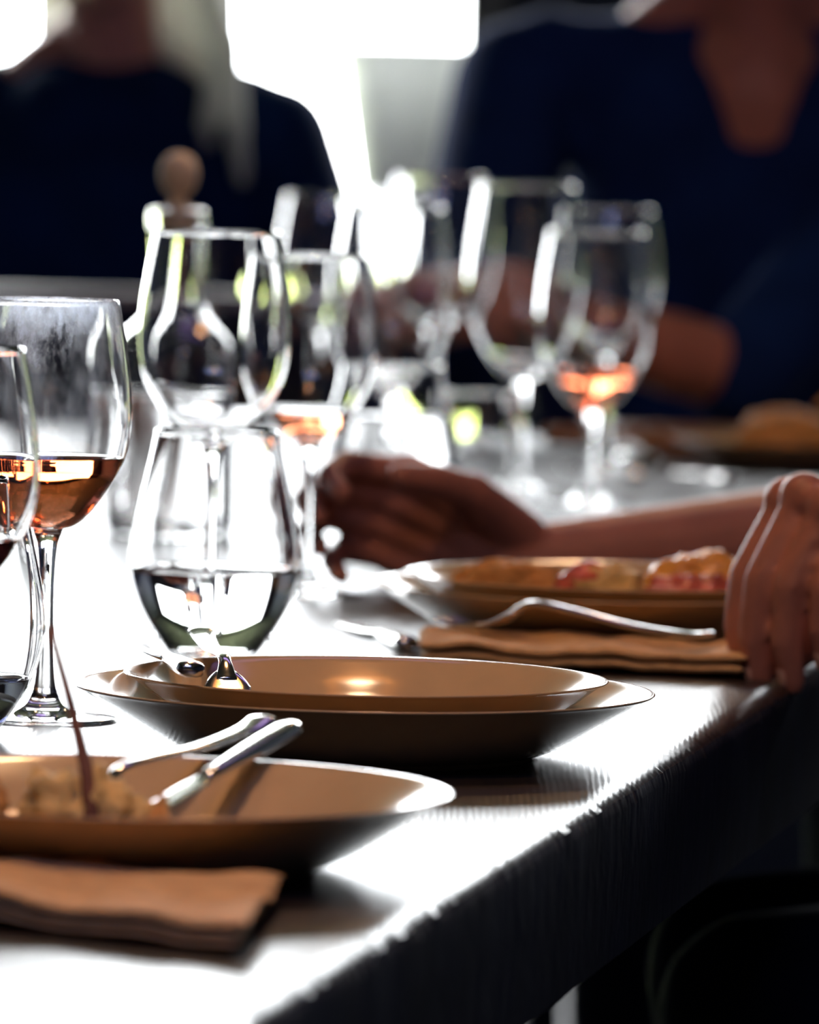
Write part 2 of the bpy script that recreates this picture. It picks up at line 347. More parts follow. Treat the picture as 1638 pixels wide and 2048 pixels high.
# ------------------------------------------------------------------ the table
K = 0.174; EX0, EY0 = -0.058, 2.832
def edge_x(y): return EX0 + K*(y-EY0)
TN, TF, TW, TH = 1.7, 7.15, 1.15, 0.088
tb = thing('dining_table', 'long dark dining table with a thick rough-edged wooden top', 'table', (0, 0, 0))
ub = bmesh.new(); rows = []
NY = 2400
for i in range(NY+1):
    y = TN + (TF-TN)*i/NY
    jag = 0.0009*noise.fractal(Vector((y*22, 3.1, 0)), 0.8, 2.2, 5) + 0.0009*noise.noise(Vector((y*120, 0, 7))) + 0.0006*noise.noise(Vector((y*260, 2, 7)))
    jg2 = 0.0006*noise.fractal(Vector((y*9, 9.1, 4)), 0.8, 2.2, 5)
    ex = edge_x(y)
    pr = [(ex-TW, TZ-TH), (ex-TW, TZ-0.004), (ex-TW+0.006, TZ)]
    for q in (0.8, 0.5, 0.3, 0.2, 0.12, 0.06, 0.03): pr.append((ex-q, TZ))
    pr += [(ex-0.012+jg2, TZ-0.0003), (ex-0.0055+jag, TZ-0.0022), (ex-0.001+jag*1.2, TZ-0.0062), (ex+0.0005+jg2, TZ-0.012), (ex+jg2*0.6, TZ-0.04), (ex-0.002+jag*0.5, TZ-TH+0.004), (ex-0.008, TZ-TH)]
    rows.append([ub.verts.new((x, y, z)) for x, z in pr])
for a, b in zip(rows, rows[1:]):
    n = len(a)
    for k in range(n): ub.faces.new((a[k], a[(k+1) % n], b[(k+1) % n], b[k]))
ub.faces.new(rows[0]); ub.faces.new(rows[-1][::-1])
top = obj('tabletop', ub, M['table'], tb, smooth=True, sharp=38)
# darker, duller sawn side of the slab
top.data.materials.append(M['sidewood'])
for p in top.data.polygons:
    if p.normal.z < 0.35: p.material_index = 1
for (y, off) in ((2.1, 0.12), (2.1, 1.03), (6.55, 0.14), (6.55, 1.03)):
    obj('leg', bx((edge_x(y)-off, y, (TZ-TH)/2), (0.09, 0.09, TZ-TH), math.atan(-K), 0.006), M['sidewood'], tb, smooth=False)
sb = bx((edge_x(4.3)-0.575, 4.32, TZ-TH-0.05), (0.08, 4.2, 0.08), -math.atan(K), 0.004); obj('stretcher', sb, M['sidewood'], tb, smooth=False)

# ------------------------------------------------------------------ glassware
def bowl_profile(zb, Ht, k):
    base = [(0.100, 0.0060), (0.1015, 0.0125), (0.105, 0.0180), (0.110, 0.0232), (0.118, 0.0292), (0.128, 0.0352), (0.138, 0.0398), (0.150, 0.0424), (0.163, 0.0430), (0.180, 0.0418), (0.200, 0.0388), (0.220, 0.0352)]
    return [(r*k, zb + (z-0.10)/0.12*(Ht-zb)) for z, r in base]
def radius_at(pts, z):
    for (r0, z0), (r1, z1) in zip(pts, pts[1:]):
        if z0 <= z <= z1: return r0 + (r1-r0)*(z-z0)/(z1-z0)
    return pts[-1][0]
def fine(pts, per=5):
    return [(v.x, v.y) for v in spline([(r, z, 0) for r, z in pts], per)]
def liquid_bm(inner, level, n=72):
    """inner = inner wall profile from the axis up; slight overlap into the wall"""
    prof = [(0, inner[0][1]-0.0002)]
    for r, z in inner[1:]:
        if z < level: prof.append((r+0.00025, z-0.0001))
    rl = radius_at(inner, level)
    prof += [(rl+0.00025, level+0.0005), (rl-0.0006, level+0.0002), (rl-0.002, level), (0, level)]
    return lathe(prof, n)
def wine_glass(x, y, lab, zb=0.10, Ht=0.22, k=1.0, fr=0.038, liq=None, level=0, gm='glass', group='stemmed wine glasses on the table', name='wine_glass', liqname='wine'):
    t = thing(name, lab, 'glass', (x, y, TZ+0.0003), group=group)
    out = fine(bowl_profile(zb, Ht, k)); th = 0.0009
    foot = [(0, 0), (fr*0.5, 0.0), (fr-0.001, 0.0), (fr, 0.0008), (fr-0.0006, 0.0018), (fr*0.75, 0.0028), (fr*0.45, 0.0048), (0.010, 0.0085), (0.0062, 0.016), (0.0046, 0.028), (0.0039, 0.05), (0.0040, zb*0.75), (0.0052, zb-0.009), (0.0070, zb-0.003)]
    foot = foot[:3] + fine(foot[3:], 4)
    inner = [(0, zb+0.0035)] + [(max(r-th, 0.001), z+0.0032*max(0, 1-(z-zb)/0.02)) for r, z in out if z > zb+0.0008]
    inner = [inner[0]] + [p for p in inner[1:] if p[0] > 0.004]
    prof = foot + [p for p in out if p[1] > zb-0.001 and p[0] > 0.0072] + [(out[-1][0]-th/2, out[-1][1]+0.0004)] + inner[::-1]
    b = obj('goblet', lathe(prof, 96), M[gm], t)
    if liq:
        obj(liqname, liquid_bm(inner, level, 96), M[liq], t)
    return t
STEML = [(0.0, 0.0), (0.020, 0.0), (0.0245, 0.0012), (0.031, 0.010), (0.041, 0.026), (0.0472, 0.042), (0.0493, 0.056), (0.0480, 0.072), (0.0440, 0.092), (0.0395, 0.112), (0.0355, 0.132)]
def tumbler(x, y, lab, sc=1.0, level=None, group='stemless tumblers on the table', hk=1.0):
    t = thing('tumbler', lab, 'glass', (x, y, TZ+0.0003), group=group)
    out = [(r*sc, z*sc*hk) for r, z in STEML]; o2 = out[:2] + fine(out[2:], 5); th = 0.0012
    inner = [(0, 0.0065*sc)] + [(max(0.002, r-th), z) for r, z in fine(out[2:], 5) if z > 0.0068*sc]
    prof = o2 + [(o2[-1][0]-th/2, o2[-1][1]+0.0005)] + inner[::-1]
    obj('bowl', lathe(prof, 96), M['glass'], t)
    if level: obj('water', liquid_bm(inner, level, 96), M['water'], t)
    return t
wine_glass(-0.189, 4.073, 'wine glass of amber wine with lip marks, left of the middle plates', liq='amber', level=0.138, gm='smudged')
wine_glass(-0.2135, 3.585, 'wine glass cut by the left edge of the picture, nearest the camera', Ht=0.214, liq='red', level=0.126)
wine_glass(-0.119, 4.665, 'large empty wine glass standing behind the water tumbler', zb=0.1155, Ht=0.243, k=1.063, fr=0.042)
wine_glass(-0.066, 5.035, 'wine glass with a little amber wine, stem held in the hand', liq='amber', level=0.1175)
wine_glass(0.141, 6.085, 'short stemmed wine glass of rose wine, rightmost of the wine glasses', zb=0.075, Ht=0.214, k=1.05, liq='rose', level=0.107)
wine_glass(-0.017, 6.065, 'large clear wine glass in front of the bright doorway, below the bucket', zb=0.083, Ht=0.23, k=1.07)
wine_glass(0.088, 6.245, 'wide clear wine glass beside and behind the rose wine glass', zb=0.091, Ht=0.246, k=1.09, fr=0.042)
wine_glass(0.020, 6.84, 'tall clear wine glass farthest back, before the right-hand person', zb=0.11, Ht=0.24, k=1.12)
wine_glass(-0.080, 6.93, 'clear wine glass at the far end, against the dark shoulder of the blonde-haired person', zb=0.10, Ht=0.22, k=1.0)
wine_glass(0.165, 6.60, 'clear wine glass whose rim shows just above the rose wine glass', zb=0.10, Ht=0.22, k=1.0)
tumbler(-0.112, 4.499, 'stemless tumbler half full of water, behind the middle plate', level=0.0525)
tumbler(-0.2335, 3.97, 'stemless tumbler with a little water, cut by the left edge of the picture', level=0.030)
tumbler(-0.012, 5.62, 'stemless tumbler of water behind the knuckles of the hand', level=0.088, sc=0.95)
tumbler(0.052, 5.95, 'small clear tumbler between the far wine glasses', sc=0.70)
# carafe
t = thing('carafe', 'glass water carafe with a round cork stopper, behind the large wine glass', 'carafe', (-0.171, 5.60, TZ+0.0003))
cp = [(0, 0), (0.030, 0), (0.044, 0.001), (0.048, 0.006), (0.0485, 0.04), (0.0475, 0.09), (0.046, 0.128), (0.041, 0.142), (0.030, 0.152), (0.0215, 0.162), (0.0185, 0.178), (0.018, 0.20), (0.0185, 0.218), (0.0205, 0.2215), (0.0205, 0.231), (0.0195, 0.234)]
co = cp[:3] + fine(cp[3:], 4); ci = [(0, 0.008)] + [(r-0.0022, z) for r, z in co if z > 0.009]
obj('bottle', lathe(co + [(0.0182, 0.2345)] + ci[::-1], 80), M['glass'], t)
obj('water', liquid_bm(ci, 0.104, 80), M['water'], t)
st = obj('stopper', lathe([(0, 0.215), (0.0135, 0.216), (0.0155, 0.233), (0.0155, 0.2355), (0.006, 0.2375), (0.0055, 0.2445), (0.0095, 0.2465), (0.0128, 0.252), (0.0142, 0.259), (0.0135, 0.266), (0.010, 0.272), (0.005, 0.2752), (0, 0.276)], 40), M['cork'], t)

# ------------------------------------------------------------------ plates
def plate_bm(R, foot, h, th=0.0042):
    out = [(0, 0.0015), (foot-0.006, 0.0015), (foot-0.005, 0.0), (foot, 0.0), (foot+0.001, 0.002)]
    wall = [(foot+0.001, 0.002), (foot+(R-foot)*0.25, h*0.22), (foot+(R-foot)*0.6, h*0.58), (R-0.006, h-0.0035), (R-0.0012, h-0.001)]
    out += fine(wall, 5)[1:]
    rim = [(R-0.0003, h-0.0003), (R-0.0010, h+0.0003), (R-0.0024, h+0.0001)]
    inn = fine([(R-0.006, h-0.0016), (foot+(R-foot)*0.62, h*0.58+th*0.9), (foot+(R-foot)*0.28, h*0.22+th*0.9), (foot-0.01, 0.0015+th), (0.03, 0.001+th)], 5)
    return lathe(out + rim + inn + [(0, 0.001+th)], 144)
def plate(x, y, z, R, foot, h, lab, name='plate', group='cream stoneware plates'):
    o = obj(name, plate_bm(R, foot, h), M['plate']); o.location = (x, y, TZ+z+0.0002); o['label'] = lab; o['category'] = 'plate'; o['group'] = group; return o
plate(-0.123, 3.361, 0, 0.1455, 0.087, 0.035, 'large cream stoneware plate in the foreground with a skewer and crossed cutlery')
plate(-0.021, 3.915, 0, 0.1470, 0.087, 0.034, 'large cream stoneware plate under a smaller one, in the middle of the picture')
plate(-0.020, 3.915, 0.0055, 0.1225, 0.070, 0.0345, 'smaller cream plate stacked on the middle plate, with knife and fork on it')
plate(0.123, 4.697, 0, 0.1470, 0.087, 0.034, 'large cream plate under a smaller one, in front of the forearm')
plate(0.126, 4.697, 0.0055, 0.1300, 0.070, 0.0345, 'smaller cream plate with food scraps, stacked before the forearm')
plate(0.335, 6.71, 0, 0.11, 0.065, 0.024, 'blurred plate with bread at the far right of the table')

# ------------------------------------------------------------------ cutlery
def frame_mat(a, b, up=Vector((0, 0, 1)), rollang=0):
    a, b = Vector(a), Vector(b); d = (b-a).normalized(); s = d.cross(up).normalized(); u = s.cross(d)
    m = Matrix((d, s, u)).transposed().to_4x4(); m.translation = a
    return m @ Matrix.Rotation(rollang, 4, 'X')
def knife(a, b, lab, rl=0):
    """a = tip of blade, b = end of handle"""
    L = (Vector(b)-Vector(a)).length
    t = thing('table_knife', lab, 'knife'); t.matrix_world = frame_mat(a, b, rollang=rl); k = L/0.22
    P = [Vector((x*k, 0, 0)) for x in (0.125, 0.135, 0.16, 0.19, 0.212, 0.218, 0.22)]
    obj('handle', sweep(P, [(0.0040, 0.0030), (0.0048, 0.0032), (0.0058, 0.0036), (0.0068, 0.0040), (0.0072, 0.0042), (0.0068, 0.0038), (0.0055, 0.0030)], n=16, sq=0.75), M['steel'], t)
    P = [Vector((x*k, 0, 0)) for x in (0.0, 0.004, 0.02, 0.06, 0.11, 0.122, 0.127)]
    obj('blade', sweep(P, [(0.0010, 0.0004), (0.004, 0.0007), (0.0085, 0.0009), (0.0095, 0.0010), (0.0085, 0.0013), (0.0045, 0.0022), (0.0040, 0.0028)], n=12), M['steel'], t)
    return t
def fork(a, b, lab, rl=0, arch=0.012):
    L = (Vector(b)-Vector(a)).length
    t = thing('table_fork', lab, 'fork'); t.matrix_world = frame_mat(a, b, rollang=rl); k = L/0.20
    P = spline([(x*k, 0, z) for x, z in ((0.052, 0.004), (0.068, arch), (0.10, arch*0.75), (0.14, 0.003), (0.18, 0.0), (0.20, 0.001))], 6)
    W = [(0.0030 + (0.0032 if i < 5 else 0)*(1-i/5) + 0.0045*(i/(len(P)-1))**1.6, 0.0019) for i in range(len(P))]; W[-1] = (0.005, 0.0012)
    obj('handle', sweep(P, W, n=14), M['steel'], t)
    P = spline([(x*k, 0, z) for x, z in ((0.034, -0.002), (0.044, 0.0), (0.054, 0.005), (0.060, 0.0075))], 5)
    obj('head', sweep(P, [(0.0118, 0.0011)]*7 + [(0.0118-0.0075*i/(len(P)-8), 0.0012) for i in range(len(P)-7)], n=14), M['steel'], t)
    for s in (-0.0096, -0.0032, 0.0032, 0.0096):
        P = spline([(x*k, s, z) for x, z in ((0.038, -0.0012), (0.02, -0.003), (0.006, -0.001), (0.0, 0.001))], 4)
        obj('tine', sweep(P, [(0.0017-0.0010*i/(len(P)-1), 0.0011-0.0004*i/(len(P)-1)) for i in range(len(P))], n=8), M['steel'], t)
    return t
z = TZ
knife((-0.135, 3.305, z+0.013), (-0.052, 3.520, z+0.0480), 'steel knife leaning over the rim of the foreground plate, right one of the crossed pair', rl=0.15)
fork((-0.155, 3.340, z+0.014), (-0.064, 3.540, z+0.0495), 'steel fork leaning over the rim of the foreground plate, beside the knife')
knife((-0.137, 4.02, z+0.045), (-0.1045, 3.80, z+0.0505), 'steel knife with its blunt handle end toward the camera, on the small middle plate', rl=0.1)
fork((-0.084, 3.86, z+0.026), (-0.107, 4.055, z+0.050), 'steel fork on the small middle plate, handle pointing to the water tumbler')
fork((0.020, 4.570, z+0.0215), (0.175, 4.465, z+0.0225), 'steel fork lying across the tan napkin before the far plate')
knife((-0.040, 4.80, z+0.0012), (0.001, 4.585, z+0.0052), 'steel knife on the table left of the far napkin')
knife((0.200, 6.62, z+0.0012), (0.185, 6.42, z+0.0055), 'blurred bright knife on the table right of the rose wine glass')
knife((0.215, 6.60, z+0.0012), (0.262, 6.40, z+0.0055), 'blurred grey knife on the table before the far plate')
# spoon by the far plate
t = thing('spoon', 'small bright spoon beyond the rose wine glass, left of the bread', 'spoon', (0.195, 6.70, z+0.004))
b = bmesh.new(); ellipsoid(b, (0, 0, 0.002), (0.019, 0.027, 0.006)); obj('spoon_bowl', b, M['steel'], t)
P = spline([(0, 0.02, 0.002), (0.001, 0.05, 0.010), (-0.02, 0.13, 0.001)], 6); obj('handle', sweep(P, [(0.002+0.003*i/(len(P)-1), 0.0015) for i in range(len(P))]), M['steel'], t)

# ------------------------------------------------------------------ napkins
def napkin(lab, corners, lift, layers, seed, wav=0.003):
    """folded cloth: corners counter-clockwise, on the table"""
    t = thing('napkin', lab, 'napkin', (0, 0, 0)); N = 48; base = z+0.0006
    th = lift/layers
    for L in range(layers):
        bm = bmesh.new(); g2 = {}
        for face in (0, 1):
            for i in range(N+1):
                for j in range(N+1):
                    u, v = i/N, j/N
                    A, B, Cc, D = [Vector(c).to_3d() for c in corners]
                    p = (A*(1-u)+B*u)*(1-v) + (D*(1-u)+Cc*u)*v
                    e = min(u, 1-u, v, 1-v); rnd_ = min(1, e/0.035); rr = math.sqrt(max(0, 1-(1-rnd_)**2))
                    wv = wav*(noise.noise(Vector((p.x*22+seed, p.y*16, 0)))+0.6*noise.noise(Vector((p.x*48, p.y*40, seed))))
                    mid = L*th + th*0.5
                    wvs = (wv+wav*0.9)*(0.35+0.65*(L+1)/layers)
                    p.z = base + mid + wvs + (1 if face else -1)*th*0.46*max(0.12, rr)
                    off = 0.0015*(layers-L)*(0.5-u)*2
                    p.x += off
                    g2[face, i, j] = bm.verts.new(p)
        for face in (0, 1):
            for i in range(N):
                for j in range(N):
                    q = [g2[face, i, j], g2[face, i+1, j], g2[face, i+1, j+1], g2[face, i, j+1]]
                    bm.faces.new(q if face else q[::-1])
        for i in range(N):
            for (a, b2) in (((i, 0), (i+1, 0)), ((i, N), (i+1, N)), ((0, i), (0, i+1)), ((N, i), (N, i+1))):
                bm.faces.new((g2[0, a[0], a[1]], g2[0, b2[0], b2[1]], g2[1, b2[0], b2[1]], g2[1, a[0], a[1]]))
        obj('fold', bm, M['napkin'], t)
    return t
napkin('tan cloth napkin folded in the foreground, in front of the nearest plate', [(-0.330, 3.235), (-0.058, 3.035), (-0.047, 3.225), (-0.300, 3.29)], 0.0095, 3, 1.3, 0.0045)
napkin('tan cloth napkin under a fork, in front of the far stack of plates', [(0.005, 4.475), (0.196, 4.430), (0.200, 4.545), (0.006, 4.600)], 0.010, 2, 5.0, 0.004)

# ------------------------------------------------------------------ food
def food(name, lab, cat, bm, m, group=None):
    o = obj(name, bm, m); o['label'] = lab; o['category'] = cat
    if group: o['group'] = group
    return o
PZ = z + 0.0075
sk = bmesh.new(); P = [Vector(p) for p in ((-0.133, 3.330, PZ+0.014), (-0.137, 3.345, PZ+0.038), (-0.145, 3.355, PZ+0.066), (-0.1545, 3.365, PZ+0.096))]
sk = sweep(P, [(0.0034, 0.0028), (0.0030, 0.0026), (0.0021, 0.0018), (0.0014, 0.0012)], n=10, up=Vector((0, 1, 0)))
food('skewer', 'thin brown wooden skewer standing up out of the food on the foreground plate', 'skewer', sk, M['stick'])
food('potato_chunk', 'ragged yellow-brown chunk of food at the foot of the skewer', 'food', blob((-0.143, 3.352, PZ+0.016), (0.022, 0.020, 0.018), 3, 0.55, 2.2), M['crumb'])
food('potato_chunk', 'golden crumb-coated piece right of the skewer, left of the wedge', 'food', blob((-0.113, 3.352, PZ+0.010), (0.014, 0.014, 0.012), 5, 0.5, 2.4), M['crumb'])
wb_ = bmesh.new()
for q in ((-0.014, 0, 0), (0.0, -0.012, 0), (0.009, 0.006, 0), (0.003, 0.002, 0.029), (-0.004, 0.012, 0.004)): wb_.verts.new(q)
bmesh.ops.convex_hull(wb_, input=wb_.verts); bmesh.ops.bevel(wb_, geom=list(wb_.edges), offset=0.0012, segments=2, affect='EDGES')
o = food('food_wedge', 'pointed orange-brown wedge of food touching the cutlery on the foreground plate', 'food', wb_, M['bread']); o.location = (-0.105, 3.325, PZ+0.003)
food('bread_piece', 'brown piece of food at the left edge, on the foreground plate', 'food', blob((-0.182, 3.345, PZ+0.014), (0.011, 0.012, 0.018), 8, 0.4, 2.0), M['bread'])
for i, (x, y) in enumerate([(-0.17, 3.31), (-0.160, 3.30), (-0.167, 3.33), (-0.122, 3.30), (-0.157, 3.325)]):
    food('crumb', 'small pale crumb scattered between the food pieces on the foreground plate', 'crumb', blob((x, y, PZ+0.0035), (0.004, 0.004, 0.003), 20+i, 0.4, 2, sub=2), M['crumb'], 'crumbs on the foreground plate')
P3 = z + 0.021
food('ham_roll', 'rolled slice of pink cured meat, left one on the far stack of plates', 'food', blob((0.103, 4.64, P3+0.018), (0.016, 0.014, 0.012), 11, 0.25, 1.6, rot=Matrix.Rotation(-0.5, 4, 'Y')), M['ham'])
food('bread_piece', 'pale torn bread between the two portions of meat on the far stack', 'food', blob((0.122, 4.64, P3+0.012), (0.022, 0.020, 0.017), 12, 0.4, 2), M['crumb'])
food('ham_slice', 'red cured meat lying below the orange cheese on the far stack of plates', 'food', blob((0.172, 4.630, P3+0.010), (0.032, 0.018, 0.015), 13, 0.45, 2.4), M['ham'])
food('cheese_piece', 'glossy orange piece of food at the right of the far stack, beside the hand', 'food', blob((0.173, 4.672, P3+0.016), (0.030, 0.022, 0.020), 14, 0.3, 1.8), M['cheese'])
food('crust_piece', 'flat brown crust at the left of the far stack of plates', 'food', blob((0.060, 4.665, P3+0.011), (0.036, 0.022, 0.017), 15, 0.4, 2.2), M['bread'])
# far board with bread
t = thing('serving_board', 'blurred brown oak serving board at the far end of the table', 'board', (0.350, 6.935, z+0.0003), 0.0)
obj('board', bx((0, 0, 0.011), (0.34, 0.12, 0.020), bevel=0.004), M['board'], t, smooth=False)
hb = bmesh.new(); capsule(hb, (-0.17, 0, 0.011), 0.010, (-0.225, 0, 0.011), 0.009); obj('handle', hb, M['board'], t)
for i, (x, y, s, lab) in enumerate([(0.322, 6.71, (0.042, 0.030, 0.022), 'blurred brown bread roll on the far plate'), (0.42, 6.935, (0.06, 0.04, 0.022), 'flat brown loaf on the serving board')]):
    food('bread_roll', lab, 'bread', blob((x, y, z+(0.028 if i == 0 else 0.042)), s, 30+i, 0.15, 1.5), M['bread'])

# ------------------------------------------------------------------ people
def rotv(v, axis, a): return Matrix.Rotation(a, 3, axis) @ v
def hand(bm, wrist, f, n, thumb_sign, curls, spread=0.0, thumb_curl=0.5, thumb_out=0.55, k=1.0, nails=None):
    """f = along the hand, n = out of its back; curls: per finger three bends (rad)"""
    wrist = Vector(wrist); f = Vector(f).normalized(); n = Vector(n); n = (n - f*n.dot(f)).normalized()
    s = n.cross(f).normalized()*thumb_sign
    lens = [(0.043, 0.026, 0.020), (0.047, 0.030, 0.021), (0.044, 0.028, 0.021), (0.034, 0.021, 0.018)]
    offs = [0.029, 0.009, -0.011, -0.029]; mc = [0.090, 0.094, 0.089, 0.080]; rad = [0.0095, 0.0098, 0.0093, 0.0082]
    capsule(bm, wrist, 0.023*k, wrist+f*0.03*k, 0.024*k)
    for i in range(4):
        m = wrist + f*mc[i]*k + s*offs[i]*k + n*(0.004 if i in (1, 2) else 0)
        capsule(bm, wrist + f*0.012 + s*offs[i]*0.55*k, 0.018*k, m, (rad[i]+0.0035)*k)
        capsule(bm, wrist + f*0.03 + s*offs[i]*0.7*k - n*0.006, 0.017*k, m-f*0.012*k-n*0.004, (rad[i]+0.002)*k)
        d = rotv(f, n, -thumb_sign*spread*(1.5-i)*-1); p = m
        ax = s*thumb_sign
        for j in range(3):
            d = rotv(d, ax, curls[i][j]); q = p + d*lens[i][j]*k
            r0 = rad[i]*(1.0, 0.93, 0.86)[j]; r1 = rad[i]*(0.95, 0.88, 0.72)[j]
            capsule(bm, p, r0*k*1.03, q, r1*k)
            if j == 2 and nails is not None: nails.append((q - d*0.004*k, d, (d.cross(ax)).normalized(), ax, r1*k))
            p = q
    b0 = wrist + f*0.02*k + s*0.020*k - n*0.004; b1 = b0 + (f*0.75 + s*0.65 - n*thumb_out).normalized()*0.045*k
    capsule(bm, b0, 0.019*k, b1, 0.0135*k)
    d = (f*0.9 + s*0.25 - n*thumb_out).normalized()
    b2 = b1 + d*0.034*k; capsule(bm, b1, 0.0125*k, b2, 0.0112*k)
    d = (d - s*thumb_curl).normalized(); b3 = b2 + d*0.026*k; capsule(bm, b2, 0.0108*k, b3, 0.0088*k)

def person(lab, pel, fwd, arms, skin_m, top_m, hair, sh_z=1.02, sh_half=0.165, lean=0.0, voxel=0.005, neck_open=0.0, headdir=None, sleeve=(1.0, 0.2), k=1.0, seat_z=0.45):
    """pel = pelvis xy, fwd = facing; arms = [(elbow, wrist, hand args) right, left]"""
    t = thing('person', lab, 'person', (pel[0], pel[1], 0))
    O = Vector((pel[0], pel[1], 0)); f = Vector((fwd[0], fwd[1], 0)).normalized(); r = f.cross(Vector((0, 0, 1))); Zv = Vector((0, 0, 1))
    L = lambda a, b, c: f*a + r*b + Zv*c           # local coordinates about the pelvis
    W = lambda p: Vector(p) - O
    hipz = seat_z + 0.10
    lx = lean
    sk, tp, tr = bmesh.new(), bmesh.new(), bmesh.new()
    nk = L(lx-0.005, 0, sh_z+0.035)
    hd = L(lx+0.03, 0, sh_z+0.215)
    # skin: torso core, neck, head
    capsule(sk, L(0.01, 0, hipz), 0.10, L(lx*0.6, 0, hipz+0.22), 0.095); capsule(sk, L(lx*0.6, 0, hipz+0.22), 0.10, L(lx, 0, sh_z-0.07), 0.105)
    capsule(sk, L(lx, 0.11, sh_z-0.03), 0.05, L(lx, -0.11, sh_z-0.03), 0.05)
    capsule(sk, L(lx, 0, sh_z-0.04), 0.062, L(lx+0.02, 0, sh_z+0.15), 0.052)
    capsule(sk, L(lx, 0.11, sh_z-0.01), 0.038, L(lx+0.005, 0.03, sh_z+0.06), 0.034); capsule(sk, L(lx, -0.11, sh_z-0.01), 0.038, L(lx+0.005, -0.03, sh_z+0.06), 0.034)
    ang = math.atan2(f.y, f.x); Rz = Matrix.Rotation(ang, 4, 'Z')
    ellipsoid(sk, hd+Zv*0.03, (0.098, 0.076, 0.098), Rz); ellipsoid(sk, hd+f*0.022-Zv*0.035, (0.072, 0.062, 0.085), Rz)
    ellipsoid(sk, hd+f*0.062-Zv*0.098, (0.022, 0.026, 0.020), Rz)
    capsule(sk, hd+f*0.092+Zv*0.012, 0.008, hd+f*0.112-Zv*0.028, 0.0125)       # nose
    capsule(sk, hd+f*0.088+r*0.04+Zv*0.028, 0.010, hd+f*0.088-r*0.04+Zv*0.028, 0.010)
    for s in (-1, 1):
        ellipsoid(sk, hd+r*s*0.077-Zv*0.01-f*0.005, (0.018, 0.009, 0.032), Rz)
        ellipsoid(sk, hd+f*0.066+r*s*0.036-Zv*0.035, (0.022, 0.022, 0.022), Rz)
    capsule(sk, hd+f*0.090+r*0.018-Zv*0.062, 0.008, hd+f*0.090-r*0.018-Zv*0.062, 0.008)
    # clothing torso
    e = 0.016
    capsule(tp, L(0.0, 0.055, hipz-0.01), 0.115, L(lx*0.6, 0.045, hipz+0.22), 0.105); capsule(tp, L(0.0, -0.055, hipz-0.01), 0.115, L(lx*0.6, -0.045, hipz+0.22), 0.105)
    for s in (-1, 1):
        capsule(tp, L(lx*0.6, s*0.045, hipz+0.2), 0.11, L(lx, s*0.065, sh_z-0.10), 0.112)
        capsule(tp, L(lx, s*0.06, sh_z-0.03), 0.062, L(lx, s*sh_half, sh_z-0.045), 0.062)
        capsule(tp, L(lx-0.015, s*0.060, sh_z+0.012-neck_open*0.3), 0.040, L(lx, s*(sh_half-0.03), sh_z-0.02), 0.050)
    capsule(tp, L(lx*0.6+0.01, 0.0, hipz+0.1), 0.115, L(lx+0.012, 0, sh_z-0.115-neck_open*0.25), 0.112)
    if not neck_open: capsule(tp, L(lx+0.022, 0.04, sh_z-0.035), 0.078, L(lx+0.022, -0.04, sh_z-0.035), 0.078)
    capsule(tp, L(lx-0.05, 0.05, sh_z+0.0), 0.045, L(lx-0.05, -0.05, sh_z+0.0), 0.045)
    # legs
    for s in (-1, 1):
        hip = L(0.02, s*0.09, hipz-0.01); kn = L(0.44, s*0.11, seat_z+0.07); an = L(0.40, s*0.11, 0.09)
        capsule(sk, hip, 0.075, kn, 0.050); capsule(sk, kn, 0.048, an, 0.036)
        capsule(tr, hip, 0.093, kn, 0.064); capsule(tr, kn, 0.062, an+Zv*0.02, 0.052)
        fb2 = bmesh.new(); capsule(fb2, an-Zv*0.045-f*0.02, 0.042, an-Zv*0.055+f*0.15, 0.032)
        bmesh.ops.bisect_plane(fb2, geom=fb2.verts[:]+fb2.edges[:]+fb2.faces[:], plane_co=(0, 0, 0.001), plane_no=(0, 0, -1), clear_outer=True); bmesh.ops.holes_fill(fb2, edges=fb2.edges)
        obj('shoe', fb2, M['shoe'], t)
    nails = []
    for s, (elb, wr, ha) in zip((1, -1), arms):
        sh = L(lx, s*sh_half, sh_z-0.045); el, wv = W(elb), W(wr)
        capsule(sk, sh, 0.050, el, 0.038)
        mid = el.lerp(wv, 0.3); capsule(sk, el, 0.037, mid, 0.039); capsule(sk, mid, 0.039, wv, 0.0245)
        capsule(tp, sh, 0.064, el, 0.052)
        fs = sleeve[0] if s == 1 else sleeve[1]
        if fs > 0: capsule(tp, el, 0.052, el.lerp(wv, fs), 0.052-0.016*fs)
        hand(sk, W(wr), ha['f'], ha['n'], s, ha['curls'], ha.get('spread', 0.03), ha.get('tc', 0.3), ha.get('to', 0.5), ha.get('k', 1.0), nails)
    fuse('body', sk, skin_m, voxel, t, 3)
    fuse('jacket' if neck_open else 'sweater', tp, top_m, 0.009, t, 5)
    fuse('trousers', tr, M['denim'], 0.012, t, 5)
    for (p, d, nn, ax, rr) in nails:
        nb_ = bmesh.new(); mtx = Matrix((d, ax, nn)).transposed().to_4x4()
        ellipsoid(nb_, (0, 0, 0), (0.0065, rr*0.70, 0.0016)); bmesh.ops.transform(nb_, matrix=Matrix.Translation(p - nn*0) @ Matrix.Translation(nn*rr*0.92) @ mtx, verts=nb_.verts)
        obj('fingernail', nb_, M['lip'] if False else M['nail'], t)
    for s in (-1, 1):
        b = bmesh.new(); ellipsoid(b, hd+f*0.082+r*s*0.032+Zv*0.008, (0.013, 0.014, 0.010), Rz); ev = obj('eye', b, M['eye'], t)
        b = bmesh.new(); ellipsoid(b, hd+f*0.0935+r*s*0.032+Zv*0.008, (0.003, 0.006, 0.006), Rz); obj('iris', b, M['iris'], ev)
    b = bmesh.new(); ellipsoid(b, hd+f*0.098-Zv*0.062, (0.006, 0.024, 0.007), Rz); obj('mouth', b, M['lip'], t)
    hb = bmesh.new()
